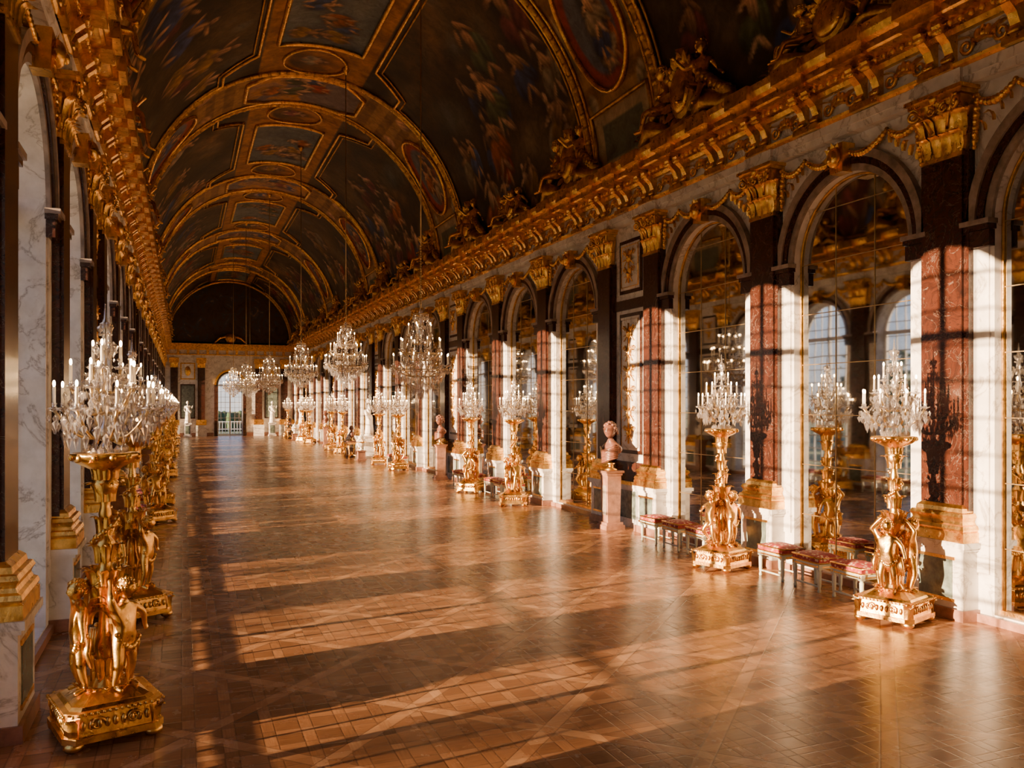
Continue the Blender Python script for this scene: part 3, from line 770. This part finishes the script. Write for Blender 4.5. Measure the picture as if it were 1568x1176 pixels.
for c in [x for i, x in enumerate(ARCH) if i % 3 == 1 and x > 2]:
    for xw, r in ((XR - .25, pi), (XL + .25, 0)):
        o = place(GRP, 'gilded_cornice_sculpture', (xw, c, ZV + .01), r); o.scale = (.85, 1.0, .7)

# ------------------------------------------------------------------ vault, with painted decoration computed per vertex
NA = 300
ang = np.linspace(-.02, pi + .02, NA)
ys = np.concatenate([np.arange(Y0, 2, .25), np.arange(2, 34, .045), np.arange(34, Y1, .13), [Y1]])
NY = len(ys); S = ang * RV
C = np.zeros((NY, NA, 3))
YY, SS = np.meshgrid(ys, S, indexing='ij'); SM = pi * RV
def fb(scale, seed, n=12):
    r = np.random.RandomState(seed); o = np.zeros_like(YY)
    for i in range(n):
        f = scale * (1 + i * .55); th = r.uniform(0, 2 * pi); o += np.sin(YY * f * math.cos(th) + SS * f * math.sin(th) + r.uniform(0, 6) + 1.2 * np.sin(YY * f * .4 + i)) / (1 + i * .5)
    o -= o.min(); return o / o.max()
n1, n2, n3 = fb(.5, 1), fb(1.3, 2), fb(4, 3)
def lerp(a, b, t): return a + (b - a) * t[..., None]
bg = lerp(np.array([.014, .009, .006]), np.array([.11, .070, .034]), np.clip(n1 * n2 * 2.2, 0, 1))
bg = lerp(bg, np.array([.13, .14, .13]), np.clip((n2 - .66) * 2.4, 0, .6))
C[:] = bg
rs = np.random.RandomState(11)
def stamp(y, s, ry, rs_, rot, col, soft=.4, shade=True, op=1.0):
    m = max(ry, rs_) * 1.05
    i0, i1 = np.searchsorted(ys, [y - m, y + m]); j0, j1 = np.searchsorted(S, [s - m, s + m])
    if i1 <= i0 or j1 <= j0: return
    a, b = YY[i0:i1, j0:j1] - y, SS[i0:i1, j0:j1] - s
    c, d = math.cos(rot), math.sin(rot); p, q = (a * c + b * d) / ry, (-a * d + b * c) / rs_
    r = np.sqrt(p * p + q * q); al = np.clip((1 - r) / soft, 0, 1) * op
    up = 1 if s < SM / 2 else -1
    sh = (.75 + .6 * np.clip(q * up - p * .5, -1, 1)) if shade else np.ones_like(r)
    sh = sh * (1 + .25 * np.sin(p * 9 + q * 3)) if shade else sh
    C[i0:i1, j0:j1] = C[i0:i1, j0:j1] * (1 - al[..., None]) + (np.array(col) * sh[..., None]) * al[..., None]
robes = [(.42, .05, .025), (.06, .12, .34), (.42, .24, .06), (.10, .13, .07), (.36, .3, .22), (.26, .07, .08), (.46, .14, .04), (.05, .08, .24)]
flesh = [(.72, .46, .30), (.60, .36, .22), (.48, .27, .16)]
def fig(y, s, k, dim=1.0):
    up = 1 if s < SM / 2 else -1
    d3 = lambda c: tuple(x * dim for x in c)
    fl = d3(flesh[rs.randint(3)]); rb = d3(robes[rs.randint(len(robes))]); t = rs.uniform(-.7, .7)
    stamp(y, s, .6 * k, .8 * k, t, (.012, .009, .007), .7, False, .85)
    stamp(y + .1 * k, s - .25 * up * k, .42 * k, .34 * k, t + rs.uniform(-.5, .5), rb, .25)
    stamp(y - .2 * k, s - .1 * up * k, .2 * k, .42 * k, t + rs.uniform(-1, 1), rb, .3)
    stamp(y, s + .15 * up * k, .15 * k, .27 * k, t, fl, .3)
    stamp(y + math.sin(t) * -.2 * k * up, s + .46 * up * k, .095 * k, .115 * k, 0, fl, .3)
    for q in (-1, 1):
        stamp(y + q * .24 * k, s + rs.uniform(.05, .4) * up * k, .06 * k, .25 * k, q * rs.uniform(.5, 1.5), fl, .4)
        stamp(y + q * .16 * k, s - .48 * up * k, .07 * k, .26 * k, q * rs.uniform(.2, .9), fl, .4)
mid = [(BUST[i] + 1.6, BUST[i + 1] - 1.6) for i in range(len(BUST) - 1)] + [(BUST[-1] + 1.6, Y1)]
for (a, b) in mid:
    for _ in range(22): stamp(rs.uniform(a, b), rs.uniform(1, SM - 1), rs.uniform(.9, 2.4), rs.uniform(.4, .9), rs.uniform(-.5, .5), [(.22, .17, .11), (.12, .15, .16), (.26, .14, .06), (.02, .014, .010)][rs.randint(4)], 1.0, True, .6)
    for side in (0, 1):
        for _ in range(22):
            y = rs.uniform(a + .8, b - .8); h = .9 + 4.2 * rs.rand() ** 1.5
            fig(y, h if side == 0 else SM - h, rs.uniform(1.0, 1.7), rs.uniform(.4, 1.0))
crown = np.abs(SS - SM / 2)
for (a, b) in mid:
    m = (crown < 1.7) & (YY > a) & (YY < b)
    base = lerp(np.array([.18, .07, .016]), np.array([.58, .28, .06]), n3)
    C[m] = base[m]
    c0 = (a + b) / 2
    m = (crown < 1.25) & (np.abs(YY - c0) < 2.7); blue = lerp(np.array([.04, .07, .13]), np.array([.20, .24, .25]), n2); C[m] = blue[m]
    for _ in range(9): fig(c0 + rs.uniform(-2, 2), SM / 2 + rs.uniform(-.7, .7), .9, .8)
    for q in (-1, 1):
        stamp(c0 + q * 4.0, SM / 2, 1.0, .95, 0, (.30, .13, .04), .2)
        fig(c0 + q * 4.0, SM / 2, .8)
for b in BUST:
    m = np.abs(YY - b) < 1.6
    base = lerp(np.array([.14, .065, .02]), np.array([.46, .27, .10]), n3 * .6 + .4 * (np.sin(SS * 9) > 0)); C[m] = base[m]
    for side in (0, 1):
        f = (lambda h: h) if side == 0 else (lambda h: SM - h)
        mm = (np.abs(YY - b) < 1.25) & (np.abs(SS - f(.75)) < .65); C[mm] = lerp(np.array([.28, .21, .13]), np.array([.5, .40, .27]), n3)[mm]
        mm = (np.abs(YY - b) < .9) & (np.abs(SS - f(.75)) < .4); C[mm] = np.array([.12, .13, .10])
        stamp(b, f(3.1), 1.08, 1.35, 0, (.30, .05, .03), .06, False); stamp(b, f(3.1), .85, 1.1, 0, (.12, .14, .20), .1, False)
        for _ in range(5): fig(b + rs.uniform(-.4, .4), f(3.1 + rs.uniform(-.5, .4)), .9)
        for q in (-1, 1): stamp(b + q * 1.3, f(3.1), .14, .9, 0, (.45, .36, .22), .4); stamp(b + q * 1.1, f(1.7), .3, .22, q, (.4, .32, .2), .4); stamp(b + q * 1.0, f(4.9), .3, .4, q, flesh[1], .4)
    mm = (np.abs(YY - b) < 1.3) & (crown < 1.9); C[mm] = lerp(np.array([.07, .11, .20]), np.array([.58, .28, .06]), (n2 > .5) * 1.0 * n3 + .2)[mm]
    for _ in range(6): fig(b + rs.uniform(-.9, .9), SM / 2 + rs.uniform(-1.2, 1.2), .9)
me = bpy.data.meshes.new('ceiling')
V = np.stack([XC + RV * np.cos(ang)[None, :] + 0 * YY, YY, ZV - .02 + RZV * np.sin(ang)[None, :] + 0 * YY], -1).reshape(-1, 3)
i = np.arange(NY - 1)[:, None] * NA + np.arange(NA - 1)[None, :]
Fq = np.stack([i, i + NA, i + NA + 1, i + 1], -1).reshape(-1, 4)
me.vertices.add(len(V)); me.vertices.foreach_set('co', V.ravel()); me.loops.add(Fq.size); me.polygons.add(len(Fq))
me.loops.foreach_set('vertex_index', Fq.ravel().astype(np.int32)); me.polygons.foreach_set('loop_start', np.arange(0, Fq.size, 4, dtype=np.int32)); me.polygons.foreach_set('loop_total', np.full(len(Fq), 4, dtype=np.int32))
me.update(calc_edges=True); me.polygons.foreach_set('use_smooth', np.ones(len(Fq), dtype=bool))
ca = me.color_attributes.new('paint', 'FLOAT_COLOR', 'POINT')
ca.data.foreach_set('color', np.concatenate([np.clip(C, 0, 1), np.ones((NY, NA, 1))], -1).astype(np.float32).ravel())
me.materials.append(VAULT); place(me, 'ceiling')
mb = MB()
for x0, x1 in ((XC + RV - .03, XR), (XL, XC - RV + .03)): mb.bx(x0, x1, Y0, Y1, ZV - .04, ZV, GOLDD)
mb.obj('trim_3')
def vp(s, y, off=.05): a = s / RV; return (XC + (RV - off) * math.cos(a), y, ZV + (RZV - off) * math.sin(a))
def vframe(pts, r, mat, closed=True, beads=False):
    P = []
    n = len(pts)
    for k in range(n if closed else n - 1):
        (s0, y0), (s1, y1) = pts[k], pts[(k + 1) % n]; m = max(1, int(math.hypot(s1 - s0, y1 - y0) / .3))
        P += [vp(s0 + (s1 - s0) * t / m, y0 + (y1 - y0) * t / m) for t in range(m)]
    if not closed: P.append(vp(*pts[-1]))
    mb.tube(P, r, mat, 8, closed=closed)
    if beads:
        for p in P: mb.ell(p, r * 1.35, mat, 6, 4)
mb = MB()
for b in BUST:
    for q in (-1, 1):
        vframe([(.1, b + q * 1.6), (SM - .1, b + q * 1.6)], .08, GOLDD, False, True); vframe([(.1, b + q * 1.42), (SM - .1, b + q * 1.42)], .035, GOLD, False)
    for f in (lambda h: h, lambda h: SM - h):
        vframe([(f(3.1 + 1.4 * math.sin(t)), b + 1.12 * math.cos(t)) for t in np.linspace(0, 2 * pi, 29)[:-1]], .06, GOLD)
        vframe([(f(.08), b - 1.3), (f(1.45), b - 1.3), (f(1.45), b + 1.3), (f(.08), b + 1.3)], .05, GOLDD)
    c = SM / 2
    vframe([(c - 2.0, b - .8), (c - 1.3, b - 1.3), (c + 1.3, b - 1.3), (c + 2.0, b - .8), (c + 2.0, b + .8), (c + 1.3, b + 1.3), (c - 1.3, b + 1.3), (c - 2.0, b + .8)], .08, GOLD)
for a, b in mid:
    c = SM / 2; a2, b2 = a + .12, b - .12
    for f in (lambda h: h, lambda h: SM - h):
        h1 = c - 1.85
        for dd, r, m_ in ((0, .055, GOLD), (.18, .03, GOLDD)):
            vframe([(f(.2), a2 + dd), (f(h1 - 1.1 - dd), a2 + dd), (f(h1 - 1.1 - dd), a2 + .8 + dd), (f(h1 - dd), a2 + 1.6 + dd), (f(h1 - dd), b2 - 1.6 - dd), (f(h1 - 1.1 - dd), b2 - .8 - dd), (f(h1 - 1.1 - dd), b2 - dd), (f(.2), b2 - dd)], r, m_)
    c0 = (a + b) / 2
    vframe([(c - 1.3, c0 - 2.7), (c + 1.3, c0 - 2.7), (c + 1.3, c0 + 2.7), (c - 1.3, c0 + 2.7)], .07, GOLD)
    for q in (-1, 1): vframe([(c + 1.0 * math.sin(t), c0 + q * 4.0 + 1.0 * math.cos(t)) for t in np.linspace(0, 2 * pi, 25)[:-1]], .05, GOLD)
mb.obj('trim_4')

# ------------------------------------------------------------------ end walls
def endwall(y, s, name, opening):
    mb = MB(); mb.M = T((XC, y, 0)) @ Matrix.Diagonal((1, s, 1, 1))
    w = (XR - XL) / 2
    if opening:
        r, zs = 1.05, 4.35; n = 24; V = []; F = []
        def q(*p):
            o = len(V); V.extend(p); F.append((o, o + 1, o + 2, o + 3))
        for sx in (-1, 1):
            q((sx * w, 0, 0), (sx * r, 0, 0), (sx * r, 0, 8.0), (sx * w, 0, 8.0)); q((sx * r, 0, 0), (sx * r, 0, zs), (sx * r, -.6, zs), (sx * r, -.6, 0))
        for i in range(n):
            a0, a1 = pi * i / n, pi * (i + 1) / n
            p0, p1 = (r * math.cos(a0), zs + r * math.sin(a0)), (r * math.cos(a1), zs + r * math.sin(a1))
            q((p0[0], 0, p0[1]), (p1[0], 0, p1[1]), (p1[0], 0, 8), (p0[0], 0, 8)); q((p0[0], 0, p0[1]), (p1[0], 0, p1[1]), (p1[0], -.6, p1[1]), (p0[0], -.6, p0[1]))
        mb.add(V, F, WHITE)
        for r0, r1, u, m_ in ((r, r + .12, .06, RED), (r + .12, r + .28, .1, GOLD)):
            V = []; F = []
            for i in range(n + 1):
                a = pi * i / n
                for rr, uu in ((r0, 0), (r0, u), (r1, u), (r1, 0)): V.append((rr * math.cos(a), uu, zs + rr * math.sin(a)))
            for i in range(n):
                for k in range(4): F.append((i * 4 + k, i * 4 + (k + 1) % 4, (i + 1) * 4 + (k + 1) % 4, (i + 1) * 4 + k))
            mb.add(V, F, m_)
        for sx in (-1, 1): mb.bx(sx * 1.05, sx * 1.33, 0, .08, 0, zs, RED)
    else:
        mb.bx(-w, w, -.1, 0, 0, 8.0, WHITE); mb.bx(-1.3, 1.3, 0, .06, 0, 4.6, RED); mb.bx(-1.1, 1.1, .05, .09, 0, 4.4, DARKW)
    n = 40; rz = RZV / KZ; V = [(RV * 1.01 * math.cos(pi * i / n), 0, ZC + rz * 1.01 * math.sin(pi * i / n)) for i in range(n + 1)]
    mb.add(V, [tuple(range(n + 1))], LUN)
    mb.tube([(RV * .97 * math.cos(pi * i / n), .08, ZC + rz * .97 * math.sin(pi * i / n)) for i in range(n + 1)], .12, GOLDD, 8)
    mb.bx(-w, w, 0, .2, ZE, 6.86, WHITE); mb.bx(-w, w, 0, .14, 6.9, 7.3, WHITE)
    for z0, z1, u in ((6.86, 6.94, .25), (7.3, 7.4, .3), (7.4, 7.55, .4), (7.55, 7.7, .52), (7.7, ZC, .6)): mb.bx(-w, w, 0, u, z0, z1, GOLD)
    for x in np.arange(-w + .4, w, .8):
        mb.bx(x - .1, x + .1, 0, .4, 6.95, 7.38, GOLD)
    mb.tube([(-1.4, .3, ZC), (-.9, .3, ZC + .5), (0, .3, ZC + .75), (.9, .3, ZC + .5), (1.4, .3, ZC)], .12, GOLD, 8)
    mb.ell((0, .3, ZC + .5), (.5, .2, .45), GOLDD)
    for x in (-4.6, -2.4, 2.4, 4.6):
        mb.bx(x - .45, x + .45, 0, .3, 0, .95, WHITE); mb.bx(x - .42, x + .42, 0, .28, .95, 1.4, GOLD); mb.bx(x - .3, x + .3, 0, .16, 1.4, 5.84, RED)
        mb.bx(x - .32, x + .32, 0, .22, 5.8, 6.2, GOLD); mb.bx(x - .4, x + .4, 0, .3, 6.2, ZE, GOLD)
        for q in (-.2, 0, .2): mb.leaf((x + q, .2, 5.85), (q, 1, 0), .35, .2, .2, GOLD); mb.leaf((x + q, .22, 6.15), (q, 1, 0), .32, .2, .2, GOLD)
    for x in (-3.5, 3.5):
        mb.bx(x - .6, x + .6, 0, .06, 1.5, 4.4, RED); mb.bx(x - .5, x + .5, 0, .08, 1.6, 4.3, GREEN); mb.bx(x - .6, x + .6, 0, .06, 4.8, 6.2, GOLDD); mb.bx(x - .5, x + .5, 0, .08, 4.9, 6.1, WHITE)
        mb.ell((x, .1, 5.5), (.25, .08, .4), GOLD)
    mb.bx(-w, -1.4, 0, .08, 0, .3, PINK); mb.bx(1.4, w, 0, .08, 0, .3, PINK)
    return mb.obj(name, kz=KZ)
def m_lun():
    t = NT('painted_lunette'); p = t.pos()
    c = t.ramp(t.noise(p, .9, 7, .65, 1.5), [(.3, (.012, .01, .01)), (.5, (.06, .035, .02)), (.6, (.03, .045, .06)), (.7, (.25, .14, .07))])
    return t.bsdf(Base_Color=c, Roughness=.6)
LUN = m_lun()
endwall(Y1, -1, 'wall_far', True); endwall(Y0, 1, 'wall_near', False)
wd = build_window(1.05, 4.35, .02); place(wd, 'window_%d' % (len(ARCH) + 1), (XC, Y1 + .5, 0), -pi / 2, kz=KZ)
for x in (-3.5, 3.5): place(STAT, 'marble_statue', (XC + x, Y1 - .75, 0), pi / 2)

# ------------------------------------------------------------------ floor, ground, garden
mb = MB(); mb.add([(XL - .5, Y0, 0), (XR + .2, Y0, 0), (XR + .2, Y1 + .7, 0), (XL - .5, Y1 + .7, 0)], [(0, 1, 2, 3)], FLOOR); mb.obj('floor')
mb = MB(); mb.add([(-300, -300, -.35), (300, -300, -.35), (300, 400, -.35), (-300, 400, -.35)], [(0, 1, 2, 3)], GRASS); mb.obj('garden_lawn')
mb = MB()
for i in range(60):
    x = -14 + i * .6; mb.ell((x, 104 + math.sin(i * 2.1) * .3, .7 + .1 * math.sin(i * 1.7)), (.6, .9, 1.3), HEDGE, 8, 6)
mb.obj('clipped_hedge')
# row of trees added outside, ragged crowns shaped to break up the low sun
mb = MB(); rnd = random.Random(23)
y = -50
while y < 95:
    x = -70 + rnd.uniform(-2, 2)
    mb.tube([(x, y, -.4), (x + .1, y + .1, 3), (x, y, 7.5)], [.35, .25, .12], BARK, 8)
    for i in range(9): mb.ell((x + rnd.uniform(-1, 1), y + rnd.uniform(-1.7, 1.7), rnd.uniform(2.5, 6.2)), (1.3, 1.3, 1.2), HEDGE, 8, 6)
    for i in range(30):
        r = rnd.uniform(.25, .6); mb.ell((x + rnd.uniform(-1, 1), y + rnd.gauss(0, 1.0), rnd.uniform(6.4, 10.0)), (r, r * .8, r * .5), HEDGE, 7, 5)
    y += rnd.uniform(4.0, 5.2)
mb.obj('sun_break_trees')
mb = MB()
for i in range(80): mb.bx(-8 + i * .3, -7.94 + i * .3, 95, 95.05, -.35, 1.0, PAINTW)
for z in (.1, .9): mb.bx(-8, 16, 94.98, 95.07, z, z + .07, PAINTW)
mb.obj('garden_fence')

# ------------------------------------------------------------------ light
w = bpy.data.worlds.new('sky'); sc.world = w; w.use_nodes = True; nt = w.node_tree; nt.nodes.clear()
o = nt.nodes.new('ShaderNodeOutputWorld'); bgn = nt.nodes.new('ShaderNodeBackground'); tc = nt.nodes.new('ShaderNodeTexCoord'); sp = nt.nodes.new('ShaderNodeSeparateXYZ'); cr = nt.nodes.new('ShaderNodeValToRGB')
nt.links.new(tc.outputs['Generated'], sp.inputs[0]); nt.links.new(sp.outputs[2], cr.inputs[0]); nt.links.new(cr.outputs[0], bgn.inputs[0]); nt.links.new(bgn.outputs[0], o.inputs[0])
cr.color_ramp.elements[0].position = 0.0; cr.color_ramp.elements[0].color = (.95, .86, .78, 1); cr.color_ramp.elements[1].position = .5; cr.color_ramp.elements[1].color = (.22, .42, .9, 1)
e = cr.color_ramp.elements.new(.14); e.color = (.6, .75, 1.0, 1)
bgn.inputs[1].default_value = 1.45
sd = Vector((1, .165, -.125)).normalized()
l = bpy.data.lights.new('sun', 'SUN'); l.energy = 50; l.color = (1, .64, .35); l.angle = .007
so = bpy.data.objects.new('sun', l); so.rotation_euler = sd.to_track_quat('-Z', 'Y').to_euler(); so.location = (-40, 10, 12); sc.collection.objects.link(so)
for c in ARCH:
    l = bpy.data.lights.new('window_portal', 'AREA'); l.shape = 'RECTANGLE'; l.size = 6.0; l.size_y = 2.4; l.cycles.is_portal = True
    po = bpy.data.objects.new('window_portal', l); po.location = (XL - .45, c, 3.1); po.rotation_euler = (0, -pi / 2, 0); sc.collection.objects.link(po)

# ------------------------------------------------------------------ camera
cam = bpy.data.cameras.new('camera'); co = bpy.data.objects.new('camera', cam); sc.collection.objects.link(co)
F_PX = 1580.0; TH = math.atan((960 - 341) / F_PX)
cam.sensor_width = 36; cam.lens = 36 * F_PX / 1920; cam.shift_y = 39 / 1920; cam.clip_end = 800
co.location = (0, 0, H); co.rotation_euler = (pi / 2, 0, -TH); sc.camera = co
